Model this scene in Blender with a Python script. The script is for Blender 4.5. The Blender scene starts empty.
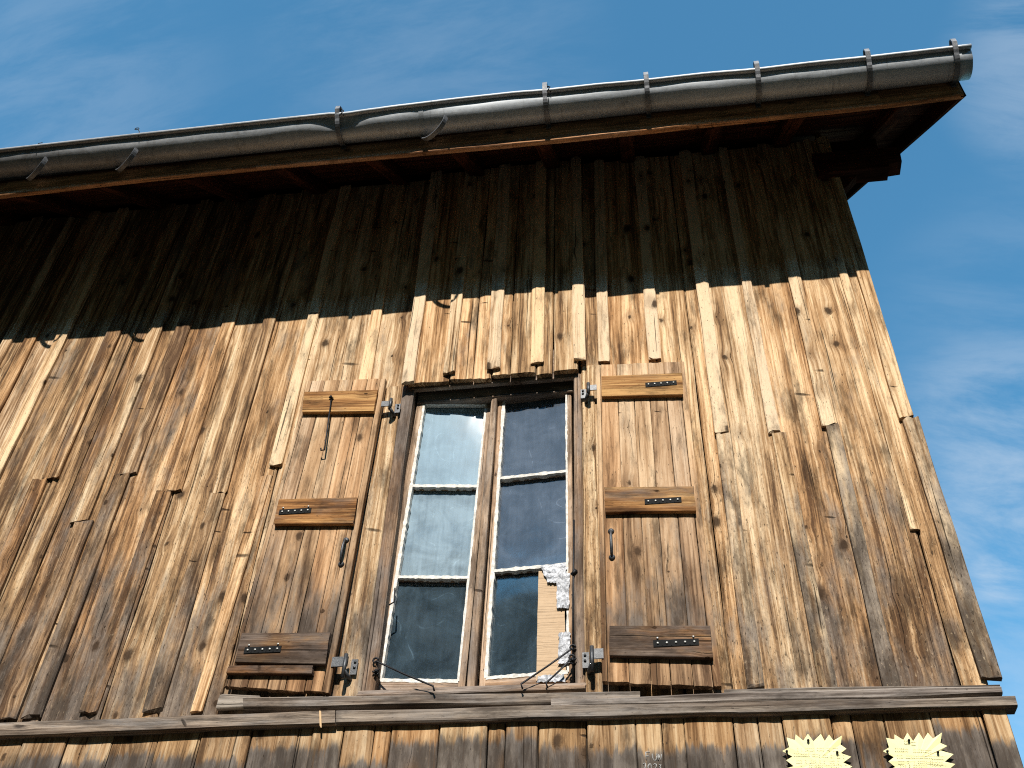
import bpy, math, random
from mathutils import Vector, Matrix, noise
random.seed(11)
S = bpy.context.scene
COL = S.collection
D = 3.3            # camera to wall, metres
EYE = 1.6          # eye height above the ground
F = 1042.0         # focal length in pixels of a 1024 wide frame

# ---------------------------------------------------------------- camera
U = Vector((53, -1089, F)).normalized()
R = -Vector((-8045, 606, F))
R = (R - U * R.dot(U)).normalized()
W = U.cross(R)
cam = bpy.data.cameras.new('camera')
cam.lens = 36 * F / 1024.0
cam.clip_end = 3000
cam.clip_start = .05
co = bpy.data.objects.new('camera', cam)
COL.objects.link(co)
co.matrix_world = Matrix(((R[0], -R[1], -R[2], 0), (W[0], -W[1], -W[2], -D),
                          (U[0], -U[1], -U[2], EYE), (0, 0, 0, 1)))
S.camera = co

def at(px, py, y=0.0):
    """metre coordinates (x, z above ground) of a surveyed photo point lying on the plane Y=y"""
    d = Vector((px - 512, py - 384, F))
    t = (D + y) / W.dot(d)
    return R.dot(d) * t, U.dot(d) * t + EYE
def P(px, py, y=0.0):
    x, z = at(px, py, y)
    return Vector((x, y, z))
Z = lambda h: h + EYE       # heights were surveyed from the eye level

# ---------------------------------------------------------------- object helpers
def tag(o, label=None, cat=None, group=None, kind=None):
    if label: o['label'] = label
    if cat: o['category'] = cat
    if group: o['group'] = group
    if kind: o['kind'] = kind
    return o
def empty(name, loc):
    o = bpy.data.objects.new(name, None)
    COL.objects.link(o)
    o.location = loc
    return o
def origin(o):
    v = Vector((0, 0, 0))
    while o is not None:
        v = v + o.location
        o = o.parent
    return v

class MB:
    def __init__(s):
        s.v = []; s.f = []; s.uv = []; s.tone = []; s.mi = []; s.sm = []
    def face(s, pts, uvs=None, tones=None, m=0, smooth=False):
        b = len(s.v)
        s.v += [Vector(p) for p in pts]
        s.f.append(list(range(b, b + len(pts))))
        s.uv += uvs if uvs else [(p[0] + p[1], p[2]) for p in pts]
        s.tone += tones if tones else [(.5, .3, .5, .3)] * len(pts)
        s.mi.append(m); s.sm.append(smooth)
    def indexed(s, verts, faces, m=0, smooth=True, tone=(.5, .3, .5, .3)):
        b = len(s.v)
        s.v += [Vector(p) for p in verts]
        for f in faces:
            s.f.append([b + i for i in f])
            s.uv += [(verts[i][0] + verts[i][1], verts[i][2]) for i in f]
            s.tone += [tone] * len(f)
            s.mi.append(m); s.sm.append(smooth)
    def build(s, name, mats, parent=None, weld=False):
        if not isinstance(mats, (list, tuple)): mats = [mats]
        me = bpy.data.meshes.new(name)
        o = bpy.data.objects.new(name, me)
        COL.objects.link(o)
        off = Vector((0, 0, 0))
        if parent is not None:
            o.parent = parent
            off = origin(parent)
        me.from_pydata([tuple(p - off) for p in s.v], [], s.f)
        for m in mats: me.materials.append(m)
        me.polygons.foreach_set('material_index', s.mi)
        me.polygons.foreach_set('use_smooth', s.sm)
        ul = me.uv_layers.new(name='UVMap')
        ul.data.foreach_set('uv', [c for t in s.uv for c in t])
        ca = me.color_attributes.new('tone', 'FLOAT_COLOR', 'CORNER')
        ca.data.foreach_set('color', [c for t in s.tone for c in t])
        me.update()
        return o

def board(mb, c00, c10, c01, c11, nrm, t, tone, rough=.0015, m=0, seg=.07, chamf=.0035, ragged=.004, uvo=None, cup=0.0):
    """a sawn plank: c00,c10 = its two corners at the start end, c01,c11 at the far end; front face on those corners, thickness t behind"""
    c00, c10, c01, c11 = map(Vector, (c00, c10, c01, c11))
    N = Vector(nrm).normalized()
    L = ((c01 - c00).length + (c11 - c10).length) / 2
    Wd = (c10 - c00).length
    n = max(2, min(130, int(L / seg)))
    sd = random.random()
    ou, ov = (sd * 40, random.random() * 40) if uvo is None else uvo
    chamf = min(chamf, t * .4, Wd * .2)
    cs = [(0, t), (0, chamf), (chamf / Wd, 0), (.35, 0), (.65, 0), (1 - chamf / Wd, 0), (1, chamf), (1, t)]
    K = len(cs)
    rows = []; uvr = []; tr = []
    rag = [random.uniform(-ragged, ragged) for _ in cs]
    rag2 = [random.uniform(-ragged, ragged) for _ in cs]
    for i in range(n + 1):
        s = i / n
        a = c00.lerp(c01, s); b = c10.lerp(c11, s)
        al = (c01 - c00).normalized()
        row = []; ur = []
        e1 = noise.noise(Vector((s * L * 2.3, sd * 99, 1))) * rough * 1.3
        e2 = noise.noise(Vector((s * L * 2.3, sd * 99, 7))) * rough * 1.3
        cw = (b - a).normalized()
        for k, (c, d) in enumerate(cs):
            p = a.lerp(b, c) - N * d
            if k < 3: p = p + cw * e1
            elif k > 4: p = p + cw * e2
            if 0 < k < 7:
                p = p + N * (noise.noise(Vector((s * L * 3.1, c * 3 + sd * 50, 3))) * rough + cup * (2 * c - 1) ** 2)
            if i == 0: p = p + al * rag[k]
            if i == n: p = p + al * rag2[k]
            row.append(p)
            du = c * Wd + (-(d) if k < 2 else (d if k > 5 else 0))
            ur.append((ou + du, ov + s * L))
        rows.append(row); uvr.append(ur)
        tn = tone(s) if callable(tone) else tone
        tr.append((tn[0], tn[1], sd, tn[2]))
    base = len(mb.v)
    for row in rows: mb.v += row
    for i in range(n):
        for k in range(K - 1):
            idx = [(i, k), (i, k + 1), (i + 1, k + 1), (i + 1, k)]
            mb.f.append([base + a * K + b for a, b in idx])
            mb.uv += [uvr[a][b] for a, b in idx]
            mb.tone += [tr[a] for a, b in idx]
            mb.mi.append(m); mb.sm.append(False)
    for i, order in ((0, range(K)), (n, range(K - 1, -1, -1))):
        order = list(order)
        mb.f.append([base + i * K + k for k in order])
        mb.uv += [(uvr[i][k][0], uvr[i][k][1] + cs[k][1] * .1) for k in order]
        tn = tr[i]
        mb.tone += [(tn[0] * .8, min(1, tn[1] + .1), sd, tn[3])] * K
        mb.mi.append(m); mb.sm.append(False)
    # back
    idx = [0, n * K, n * K + K - 1, K - 1]
    mb.f.append([base + q for q in idx])
    mb.uv += [(ou, ov)] * 4; mb.tone += [tr[0]] * 4; mb.mi.append(m); mb.sm.append(False)

def box(mb, lo, hi, m=0, tone=(.5, .3, .5, .3), b=0.0):
    x0, y0, z0 = lo; x1, y1, z1 = hi
    v = [(x0, y0, z0), (x1, y0, z0), (x1, y1, z0), (x0, y1, z0), (x0, y0, z1), (x1, y0, z1), (x1, y1, z1), (x0, y1, z1)]
    for f in ((0, 3, 2, 1), (4, 5, 6, 7), (0, 1, 5, 4), (1, 2, 6, 5), (2, 3, 7, 6), (3, 0, 4, 7)):
        mb.face([v[i] for i in f], tones=[tone] * 4, m=m)

def tube(mb, pts, r, m=0, k=8, caps=True):
    pts = [Vector(p) for p in pts]
    rs = r if isinstance(r, (list, tuple)) else [r] * len(pts)
    verts = []; faces = []
    prev = None
    for i, p in enumerate(pts):
        d = (pts[min(i + 1, len(pts) - 1)] - pts[max(i - 1, 0)]).normalized()
        if prev is None:
            prev = d.orthogonal().normalized()
        a = (prev - d * prev.dot(d)).normalized()
        prev = a
        b = d.cross(a)
        for j in range(k):
            th = 2 * math.pi * j / k
            verts.append(p + (a * math.cos(th) + b * math.sin(th)) * rs[i])
    for i in range(len(pts) - 1):
        for j in range(k):
            faces.append([i * k + j, i * k + (j + 1) % k, (i + 1) * k + (j + 1) % k, (i + 1) * k + j])
    if caps:
        faces.append(list(range(k))[::-1])
        faces.append([(len(pts) - 1) * k + j for j in range(k)])
    mb.indexed(verts, faces, m)

def strap(mb, pts, wvec, t, m=0):
    """flat bar following pts; width vector wvec (full width), thickness t"""
    pts = [Vector(p) for p in pts]
    h = Vector(wvec) / 2
    verts = []; faces = []
    for i, p in enumerate(pts):
        d = (pts[min(i + 1, len(pts) - 1)] - pts[max(i - 1, 0)]).normalized()
        n = d.cross(h).normalized() * (t / 2)
        verts += [p - h - n, p + h - n, p + h + n, p - h + n]
    for i in range(len(pts) - 1):
        for j in range(4):
            faces.append([i * 4 + j, i * 4 + (j + 1) % 4, (i + 1) * 4 + (j + 1) % 4, (i + 1) * 4 + j])
    faces.append([3, 2, 1, 0]); e = (len(pts) - 1) * 4; faces.append([e, e + 1, e + 2, e + 3])
    mb.indexed(verts, faces, m, smooth=False)

# ---------------------------------------------------------------- node helpers
class NT:
    def __init__(s, tree):
        s.t = tree; s.n = tree.nodes; s.l = tree.links
    def new(s, typ, **kw):
        n = s.n.new(typ)
        for k, v in kw.items(): setattr(n, k, v)
        return n
    def put(s, sock, v):
        if hasattr(v, 'is_linked'): s.l.new(v, sock)
        elif v is not None:
            if isinstance(v, tuple) and len(v) == 3 and sock.type == 'RGBA': v = v + (1,)
            sock.default_value = v
    def math(s, op, a, b=None, c=None, clamp=False):
        n = s.new('ShaderNodeMath', operation=op, use_clamp=clamp)
        s.put(n.inputs[0], a)
        if b is not None: s.put(n.inputs[1], b)
        if c is not None: s.put(n.inputs[2], c)
        return n.outputs[0]
    def step(s, v, a, b, lo=0.0, hi=1.0):
        n = s.new('ShaderNodeMapRange', interpolation_type='SMOOTHSTEP')
        for i, q in enumerate((v, a, b, lo, hi)): s.put(n.inputs[i], q)
        return n.outputs[0]
    def mix(s, f, a, b, mode='MIX'):
        n = s.new('ShaderNodeMix', data_type='RGBA', blend_type=mode)
        s.put(n.inputs[0], f); s.put(n.inputs[6], a); s.put(n.inputs[7], b)
        return n.outputs[2]
    def xyz(s, x, y, z=0.0):
        n = s.new('ShaderNodeCombineXYZ')
        for i, q in enumerate((x, y, z)): s.put(n.inputs[i], q)
        return n.outputs[0]
    def noise(s, vec, scale=1.0, detail=4.0, rough=.6, dist=0.0):
        n = s.new('ShaderNodeTexNoise')
        s.put(n.inputs['Vector'], vec); n.inputs['Scale'].default_value = scale
        n.inputs['Detail'].default_value = detail; n.inputs['Roughness'].default_value = rough
        n.inputs['Distortion'].default_value = dist
        return n.outputs['Fac']
    def voro(s, vec, scale=1.0, rnd=1.0):
        n = s.new('ShaderNodeTexVoronoi', voronoi_dimensions='2D')
        s.put(n.inputs['Vector'], vec); n.inputs['Scale'].default_value = scale
        n.inputs['Randomness'].default_value = rnd
        return n.outputs['Distance'], n.outputs['Color']

def new_mat(name):
    m = bpy.data.materials.new(name)
    m.use_nodes = True
    g = NT(m.node_tree)
    b = m.node_tree.nodes['Principled BSDF']
    return m, g, b

def wood(name, pale, honey, brown, grey, dark, knot=1.0, bump=.9, drip=None, spec=.02, amp=1.0):
    m, g, b = new_mat(name)
    uv = g.new('ShaderNodeUVMap').outputs[0]
    sp = g.new('ShaderNodeSeparateXYZ'); g.put(sp.inputs[0], uv)
    u, v = sp.outputs[0], sp.outputs[1]
    at_ = g.new('ShaderNodeAttribute', attribute_name='tone')
    sc = g.new('ShaderNodeSeparateColor'); g.put(sc.inputs[0], at_.outputs['Color'])
    tr, tg, tb, ta = sc.outputs[0], sc.outputs[1], sc.outputs[2], at_.outputs['Alpha']
    # knots: round ones and narrow spike knots
    wob = g.noise(g.xyz(g.math('MULTIPLY', u, 26), g.math('MULTIPLY', v, 17)), 1, 4, .7)
    d1, c1 = g.voro(g.xyz(g.math('MULTIPLY', u, 8.5), g.math('MULTIPLY', v, 5.2)))
    c1s = g.new('ShaderNodeSeparateColor'); g.put(c1s.inputs[0], c1)
    on1 = g.math('GREATER_THAN', c1s.outputs[0], 1 - .34 * knot)
    d1w = g.math('ADD', d1, g.math('MULTIPLY', g.math('SUBTRACT', wob, .5), .24))
    size = g.math('MULTIPLY_ADD', g.math('POWER', c1s.outputs[1], 2.0), .10, .012)
    k1 = g.math('MULTIPLY', g.step(d1w, g.math('MULTIPLY', size, .6), g.math('MULTIPLY', size, 1.9), 1, 0), on1)
    halo = g.math('MULTIPLY', g.step(d1w, .05, .36, 1, 0), on1)
    d2, c2 = g.voro(g.xyz(g.math('MULTIPLY', u, 4.6), g.math('ADD', g.math('MULTIPLY', v, 21), g.math('MULTIPLY', u, 4))))
    c2s = g.new('ShaderNodeSeparateColor'); g.put(c2s.inputs[0], c2)
    on2 = g.math('GREATER_THAN', c2s.outputs[0], 1 - .032 * knot)
    k2 = g.math('MULTIPLY', g.step(g.math('ADD', d2, g.math('MULTIPLY', g.math('SUBTRACT', wob, .5), .22)), .03, g.math('MULTIPLY_ADD', c2s.outputs[1], .2, .08), 1, 0), on2)
    pitch = g.math('MULTIPLY_ADD', g.math('FRACT', g.math('MULTIPLY', tb, 7.31)), .9, .65)
    # wandering grain coordinate, swept round the knots
    bend = g.noise(g.xyz(g.math('MULTIPLY', u, 5), g.math('MULTIPLY', v, .9)), 1, 2)
    uw = g.math('ADD', u, g.math('MULTIPLY', g.math('SUBTRACT', bend, .5), .032))
    uw = g.math('ADD', uw, g.math('MULTIPLY', halo, .009))
    fine = g.noise(g.xyz(g.math('MULTIPLY', uw, 125), g.math('MULTIPLY', v, 4.0)), 1, 5, .72)
    rings = g.noise(g.xyz(g.math('MULTIPLY', g.math('MULTIPLY', uw, 52), pitch), g.math('MULTIPLY', v, .7)), 1, 3, .6)
    broad = g.noise(g.xyz(g.math('MULTIPLY', g.math('MULTIPLY', uw, 17), pitch), g.math('MULTIPLY', v, 1.1)), 1, 4, .6)
    blot = g.noise(g.xyz(g.math('MULTIPLY', u, 9), g.math('MULTIPLY', v, 2.6)), 1, 5, .62)
    speck = g.noise(g.xyz(g.math('MULTIPLY', u, 105), g.math('MULTIPLY', v, 38)), 1, 5, .75)
    # paleness of the summer wood, then honey to brown
    pl = g.math('ADD', tr, g.math('MULTIPLY', g.math('SUBTRACT', broad, .5), 2.2))
    pl = g.math('ADD', pl, g.math('MULTIPLY', g.math('SUBTRACT', rings, .5), 1.25 * amp))
    pl = g.math('ADD', pl, g.math('MULTIPLY', g.math('SUBTRACT', fine, .5), 1.75 * amp))
    ramp = g.new('ShaderNodeValToRGB')
    g.put(ramp.inputs[0], pl)
    e = ramp.color_ramp.elements
    e[0].position = .08; e[0].color = brown + (1,)
    e[1].position = .95; e[1].color = pale + (1,)
    q = e.new(.45); q.color = honey + (1,)
    col = ramp.outputs[0]
    cast = g.new('ShaderNodeValToRGB'); g.put(cast.inputs[0], g.math('FRACT', g.math('MULTIPLY', tb, 13.7)))
    ce = cast.color_ramp.elements
    ce[0].color = (1.09, .94, .80, 1); ce[1].color = (.90, .90, .95, 1)
    cq = ce.new(.5); cq.color = (1.02, 1.0, .95, 1)
    col = g.mix(.8, col, cast.outputs[0], 'MULTIPLY')
    # grey weathering in blotches that follow the grain
    wv = g.math('ADD', g.math('MULTIPLY', g.math('SUBTRACT', blot, .5), 2.1), g.math('MULTIPLY', g.math('SUBTRACT', broad, .5), .8))
    wv = g.math('ADD', wv, g.math('MULTIPLY', g.math('SUBTRACT', fine, .5), .5))
    wv = g.math('ADD', wv, g.math('MULTIPLY', tg, 1.5))
    if drip: wv = g.math('ADD', wv, g.math('MULTIPLY', g.math('SUBTRACT', rings, .5), drip))
    wm = g.step(wv, .38, .98)
    gcol = g.mix(g.step(fine, .35, .7), tuple(c * .55 for c in grey), grey)
    gcol = g.mix(g.math('MULTIPLY', tr, .45), gcol, tuple(min(1, c * 1.8) for c in grey))
    col = g.mix(g.math('MULTIPLY', wm, .9), col, gcol)
    # dark mildew stains
    st = g.noise(g.xyz(g.math('MULTIPLY', u, 15), g.math('MULTIPLY', v, 3.2), 4.0), 1, 6, .7)
    sm_ = g.step(g.math('ADD', st, g.math('MULTIPLY', tg, .2)), .50, .74)
    col = g.mix(g.math('MULTIPLY', sm_, .72), col, dark)
    # flaky speckle where the surface has worn to stubble
    spm = g.math('MULTIPLY', g.step(speck, .5, .68), ta)
    col = g.mix(g.math('MULTIPLY', spm, .75), col, g.mix(.5, dark, brown))
    spl = g.math('MULTIPLY', g.step(speck, .32, .42, 1, 0), ta)
    col = g.mix(g.math('MULTIPLY', spl, .4), col, pale)
    # resin-dark streaks
    stk = g.step(g.noise(g.xyz(g.math('MULTIPLY', uw, 95), g.math('MULTIPLY', v, .55), 9.0), 1, 3, .6), .60, .72)
    col = g.mix(g.math('MULTIPLY', stk, .55), col, g.mix(.4, dark, brown))
    # knots
    col = g.mix(g.math('MULTIPLY', halo, .4), col, brown)
    col = g.mix(g.math('MULTIPLY', k1, .92), col, g.mix(g.math('MULTIPLY', wob, .55), dark, brown))
    col = g.mix(g.math('MULTIPLY', k2, .8), col, dark)
    # worm holes and torn pits, longer along the grain
    pit = g.noise(g.xyz(g.math('MULTIPLY', u, 150), g.math('MULTIPLY', v, 34), 6.0), 1, 3, .6)
    pm = g.step(g.math('ADD', pit, g.math('MULTIPLY', ta, .07)), .66, .72)
    col = g.mix(g.math('MULTIPLY', pm, .8), col, dark)
    # drying checks
    crk = g.step(g.noise(g.xyz(g.math('MULTIPLY', uw, 120), g.math('MULTIPLY', v, 1.0), 2.0), 1, 2, .5), .675, .70)
    col = g.mix(g.math('MULTIPLY', crk, .8), col, tuple(c * .4 for c in dark))
    g.put(b.inputs['Base Color'], col)
    b.inputs['Roughness'].default_value = .82
    b.inputs['Specular IOR Level'].default_value = spec
    h = g.math('ADD', g.math('MULTIPLY', fine, .5), g.math('MULTIPLY', rings, .7))
    h = g.math('ADD', h, g.math('MULTIPLY', broad, .8))
    h = g.math('SUBTRACT', h, g.math('MULTIPLY', crk, 1.2))
    h = g.math('SUBTRACT', h, g.math('MULTIPLY', g.math('MULTIPLY', speck, ta), .5))
    h = g.math('ADD', h, g.math('MULTIPLY', k1, .5))
    h = g.math('SUBTRACT', h, g.math('MULTIPLY', k2, .7))
    bp = g.new('ShaderNodeBump'); bp.inputs['Strength'].default_value = bump
    bp.inputs['Distance'].default_value = .006
    g.put(bp.inputs['Height'], h)
    g.l.new(bp.outputs[0], b.inputs['Normal'])
    return m

M_wall = wood('weathered_larch', (.77, .585, .375), (.395, .242, .124), (.115, .066, .037), (.18, .15, .125), (.022, .016, .012))
M_shut = wood('shutter_larch', (.70, .51, .33), (.42, .265, .15), (.14, .08, .045), (.15, .128, .11), (.03, .02, .014), knot=.8, amp=.6)
M_batt = wood('shutter_batten_wood', (.50, .30, .13), (.27, .135, .055), (.10, .05, .024), (.13, .105, .09), (.025, .016, .011), knot=.8)
M_low = wood('base_board_wood', (.56, .41, .25), (.35, .215, .11), (.14, .078, .038), (.14, .125, .112), (.03, .022, .017), drip=2.2)
M_ledge = wood('silvered_ledge_wood', (.36, .31, .26), (.24, .20, .165), (.12, .095, .078), (.21, .185, .165), (.035, .028, .024), knot=.5)
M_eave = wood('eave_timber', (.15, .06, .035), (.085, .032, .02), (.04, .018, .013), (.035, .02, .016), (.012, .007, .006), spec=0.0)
M_fasc = wood('fascia_timber', (.66, .38, .22), (.46, .24, .12), (.22, .11, .06), (.10, .07, .05), (.02, .013, .01))
M_sash = wood('sash_wood', (.60, .47, .36), (.40, .28, .19), (.20, .13, .085), (.22, .185, .16), (.05, .035, .027), knot=.3)
M_floor = wood('floor_wood', (.2, .15, .1), (.12, .08, .05), (.06, .04, .03), (.08, .07, .06), (.02, .015, .01), bump=.2)

def simple(name, col, rough=.6, metal=0.0, var=.25, scale=30, bump=.1, spec=.4):
    m, g, b = new_mat(name)
    tc = g.new('ShaderNodeTexCoord').outputs['Object']
    n1 = g.noise(tc, scale, 5, .65)
    n2 = g.noise(tc, scale * 6, 3, .6)
    f = g.math('ADD', g.math('MULTIPLY', n1, .7), g.math('MULTIPLY', n2, .3))
    lo = tuple(c * (1 - var) for c in col); hi = tuple(min(1, c * (1 + var)) for c in col)
    g.put(b.inputs['Base Color'], g.mix(g.step(f, .3, .7), lo, hi))
    b.inputs['Roughness'].default_value = rough
    b.inputs['Metallic'].default_value = metal
    b.inputs['Specular IOR Level'].default_value = spec
    bp = g.new('ShaderNodeBump'); bp.inputs['Strength'].default_value = bump; bp.inputs['Distance'].default_value = .004
    g.put(bp.inputs['Height'], f); g.l.new(bp.outputs[0], b.inputs['Normal'])
    return m
M_iron = simple('black_iron', (.018, .018, .02), .55, .6, .4, 60, .3)
M_steel = simple('dull_steel', (.07, .072, .075), .5, .6, .35, 50, .3)
M_black = simple('black_paint', (.006, .006, .006), .75, 0, .4, 60, .2, .15)
M_galv = simple('galvanised_strap', (.15, .155, .165), .5, .4, .4, 40, .3)
M_pin = simple('zinc_screw', (.55, .53, .48), .4, .5, .2, 80, .1)
M_putty = simple('cracked_white_putty', (.66, .63, .57), .85, 0, .3, 60, .6)
M_foil = simple('crumpled_foil', (.32, .325, .34), .55, .3, .45, 38, 1.0)
M_card = None
M_chalk = simple('chalk', (.26, .255, .24), .95, 0, .6, 150, .3)
M_ink = simple('ink', (.16, .13, .08), .8, 0, .4, 200, .0)
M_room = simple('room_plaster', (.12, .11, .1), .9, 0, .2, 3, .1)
M_tile = simple('roof_slate', (.09, .088, .085), .8, 0, .3, 8, .4)

def zinc():
    m, g, b = new_mat('weathered_zinc')
    tc = g.new('ShaderNodeTexCoord').outputs['Object']
    sp = g.new('ShaderNodeSeparateXYZ'); g.put(sp.inputs[0], tc)
    x, y, z = sp.outputs
    # long pale and dull stretches, drips and scuffs
    n1 = g.noise(g.xyz(g.math('MULTIPLY', x, 1.1), g.math('MULTIPLY', y, 14), g.math('MULTIPLY', z, 14)), 1, 5, .6)
    n2 = g.noise(tc, 45, 4, .7)
    n3 = g.noise(g.xyz(g.math('MULTIPLY', x, 38), g.math('MULTIPLY', y, 4), g.math('MULTIPLY', z, 4)), 1, 4, .6)
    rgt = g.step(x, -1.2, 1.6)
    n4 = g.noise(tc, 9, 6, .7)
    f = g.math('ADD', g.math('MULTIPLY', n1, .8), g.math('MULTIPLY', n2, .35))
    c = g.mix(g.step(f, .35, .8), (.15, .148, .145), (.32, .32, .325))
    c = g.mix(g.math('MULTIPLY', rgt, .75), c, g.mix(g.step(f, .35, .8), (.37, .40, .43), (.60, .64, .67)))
    c = g.mix(g.math('MULTIPLY', g.step(n3, .62, .75), .45), c, (.05, .042, .036))
    c = g.mix(g.math('MULTIPLY', g.step(n4, .55, .72), .5), c, (.10, .085, .07))
    c = g.mix(g.math('MULTIPLY', g.step(n4, .44, .3), .35), c, (.6, .6, .6))
    g.put(b.inputs['Base Color'], c)
    b.inputs['Metallic'].default_value = .25
    g.put(b.inputs['Roughness'], g.math('MULTIPLY_ADD', n2, .25, .42))
    bp = g.new('ShaderNodeBump'); bp.inputs['Strength'].default_value = .25; bp.inputs['Distance'].default_value = .006
    g.put(bp.inputs['Height'], g.math('ADD', n1, g.math('MULTIPLY', n2, .25))); g.l.new(bp.outputs[0], b.inputs['Normal'])
    return m
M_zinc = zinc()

def glass(name, dust_lo, dust_hi, dust_sky_col, seed, streak=.12):
    """dirty old pane: clear glass under a film of dust coloured with sky reflection, wipe marks and scratches"""
    m = bpy.data.materials.new(name); m.use_nodes = True
    g = NT(m.node_tree); m.node_tree.nodes.clear()
    out = g.new('ShaderNodeOutputMaterial')
    tc = g.new('ShaderNodeTexCoord').outputs['Object']
    mp = g.new('ShaderNodeMapping'); g.put(mp.inputs[0], tc); mp.inputs['Location'].default_value = (seed, seed * 2.3, seed * .7)
    p = mp.outputs[0]
    n1 = g.noise(p, 7, 5, .62, .6)
    sp = g.new('ShaderNodeSeparateXYZ'); g.put(sp.inputs[0], p)
    n2 = g.noise(g.xyz(g.math('MULTIPLY', sp.outputs[0], 60), 0.0, g.math('MULTIPLY', sp.outputs[2], 5)), 1, 3, .6)
    n3 = g.noise(p, 130, 3, .7)
    iso = g.noise(p, 3.1, 1.5, .5)
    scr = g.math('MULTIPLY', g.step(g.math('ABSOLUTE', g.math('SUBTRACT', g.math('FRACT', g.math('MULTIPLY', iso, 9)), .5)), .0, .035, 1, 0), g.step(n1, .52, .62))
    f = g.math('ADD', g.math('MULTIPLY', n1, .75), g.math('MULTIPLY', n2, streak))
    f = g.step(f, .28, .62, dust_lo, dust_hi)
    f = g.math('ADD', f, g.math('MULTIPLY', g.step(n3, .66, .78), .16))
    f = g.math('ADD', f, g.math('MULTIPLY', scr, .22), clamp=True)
    tr = g.new('ShaderNodeBsdfTransparent'); tr.inputs[0].default_value = (.85, .9, .9, 1)
    gl = g.new('ShaderNodeBsdfGlossy'); gl.inputs['Roughness'].default_value = .06
    df = g.new('ShaderNodeBsdfDiffuse'); g.put(df.inputs[0], g.mix(n2, tuple(c * .8 for c in dust_sky_col), dust_sky_col))  # blue in the dust colour paints in the sky's reflection
    fr = g.new('ShaderNodeFresnel'); fr.inputs['IOR'].default_value = 1.7
    bp = g.new('ShaderNodeBump'); bp.inputs['Strength'].default_value = .035; bp.inputs['Distance'].default_value = .02
    g.put(bp.inputs['Height'], g.noise(p, 5, 2)); g.l.new(bp.outputs[0], gl.inputs['Normal']); g.l.new(bp.outputs[0], fr.inputs['Normal'])
    a = g.new('ShaderNodeMixShader'); g.put(a.inputs[0], fr.outputs[0]); g.l.new(tr.outputs[0], a.inputs[1]); g.l.new(gl.outputs[0], a.inputs[2])
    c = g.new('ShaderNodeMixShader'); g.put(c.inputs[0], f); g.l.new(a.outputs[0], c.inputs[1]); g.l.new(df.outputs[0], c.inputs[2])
    g.l.new(c.outputs[0], out.inputs[0])
    return m

def cardboard():
    m, g, b = new_mat('corrugated_card')
    tc = g.new('ShaderNodeTexCoord').outputs['Object']
    sp = g.new('ShaderNodeSeparateXYZ'); g.put(sp.inputs[0], tc)
    wz = g.math('ADD', sp.outputs[2], g.math('MULTIPLY', g.noise(tc, 9, 2), .012))
    w = g.new('ShaderNodeTexNoise', noise_dimensions='1D'); g.put(w.inputs['W'], g.math('MULTIPLY', wz, 75)); w.inputs['Detail'].default_value = 2
    ln = g.step(w.outputs['Fac'], .62, .7)
    n = g.noise(tc, 22, 4)
    c = g.mix(n, (.47, .32, .19), (.56, .40, .25))
    c = g.mix(g.math('MULTIPLY', ln, .35), c, (.34, .22, .13))
    g.put(b.inputs['Base Color'], c); b.inputs['Roughness'].default_value = .85
    bp = g.new('ShaderNodeBump'); bp.inputs['Strength'].default_value = .6; bp.inputs['Distance'].default_value = .004
    g.put(bp.inputs['Height'], g.math('SUBTRACT', n, ln)); g.l.new(bp.outputs[0], b.inputs['Normal'])
    return m
M_card = cardboard()
def paper():
    m, g, b = new_mat('yellow_card')
    tc = g.new('ShaderNodeTexCoord').outputs['Object']
    c = g.mix(g.noise(tc, 14, 4), (.74, .66, .27), (.79, .73, .40))
    g.put(b.inputs['Base Color'], c); b.inputs['Roughness'].default_value = .6
    return m
M_paper = paper()

# ================================================================ the barn
barn = empty('wooden_barn', (-2.2, 0, 0))
tag(barn, 'weathered brown timber barn with board and batten wall, shuttered window and overhanging eaves', 'barn')
XL, XR = -6.4, 1.045
ZT = Z(4.84)                      # top of the boarding, behind the wall plate
ZB = Z(1.655)                     # foot of the upper boarding
WX0, WX1, WZ0, WZ1 = -1.075, -.285, Z(1.70), Z(3.245)

def tone_wall(x, z):
    h = z - EYE
    r = .52; gq = .23; s = .35
    if x < -1.7:
        r = .40; gq = .22
        if h < 2.6: gq += (2.6 - h) * .25; r -= (2.6 - h) * .05
        if h < 2.9: s += .25
    elif x < -.2:
        r = .60; gq = .17
        if h < 2.6: gq += (2.6 - h) * .36; r -= (2.6 - h) * .08
        if h < 2.8: s += .25
    else:
        r = .68; gq = .09
        if h < 3.1: r -= (3.1 - h) * .12; gq += (3.1 - h) * .20; s += (3.1 - h) * .35
    if h > 3.1: s -= .12
    return r, min(.8, gq), max(.08, min(.85, s))

# battens: (left x, right x, tone shift, width shift below the joint, joint height)
BAT = [(-3.250 - .01, -3.233 + .03, .15), (-3.145, -3.076, 0), (-2.967, -2.904, .25), (-2.689, -2.613, -.1),
       (-2.459, -2.385, .05), (-2.319, -2.243, -.06), (-2.081, -2.012, .05), (-1.857, -1.794, .02), (-1.628, -1.571, .22),
       (-1.310, -1.254, .1), (-1.099, -1.039, .38), (-.904, -.849, .16), (-.714, -.653, .32), (-.513, -.455, .38),
       (-.321, -.268, .2), (-.199, -.145, .15), (.021, .077, .36), (.267, .324, .42), (.473, .519, .26), (.684, .740, .02),
       (.920, .955, -.02), (.992, 1.050, .02)]
x = -3.5
while x > XL:
    BAT.insert(0, (x, x + .065, random.uniform(-.1, .15)))
    x -= random.uniform(.22, .29)

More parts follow.
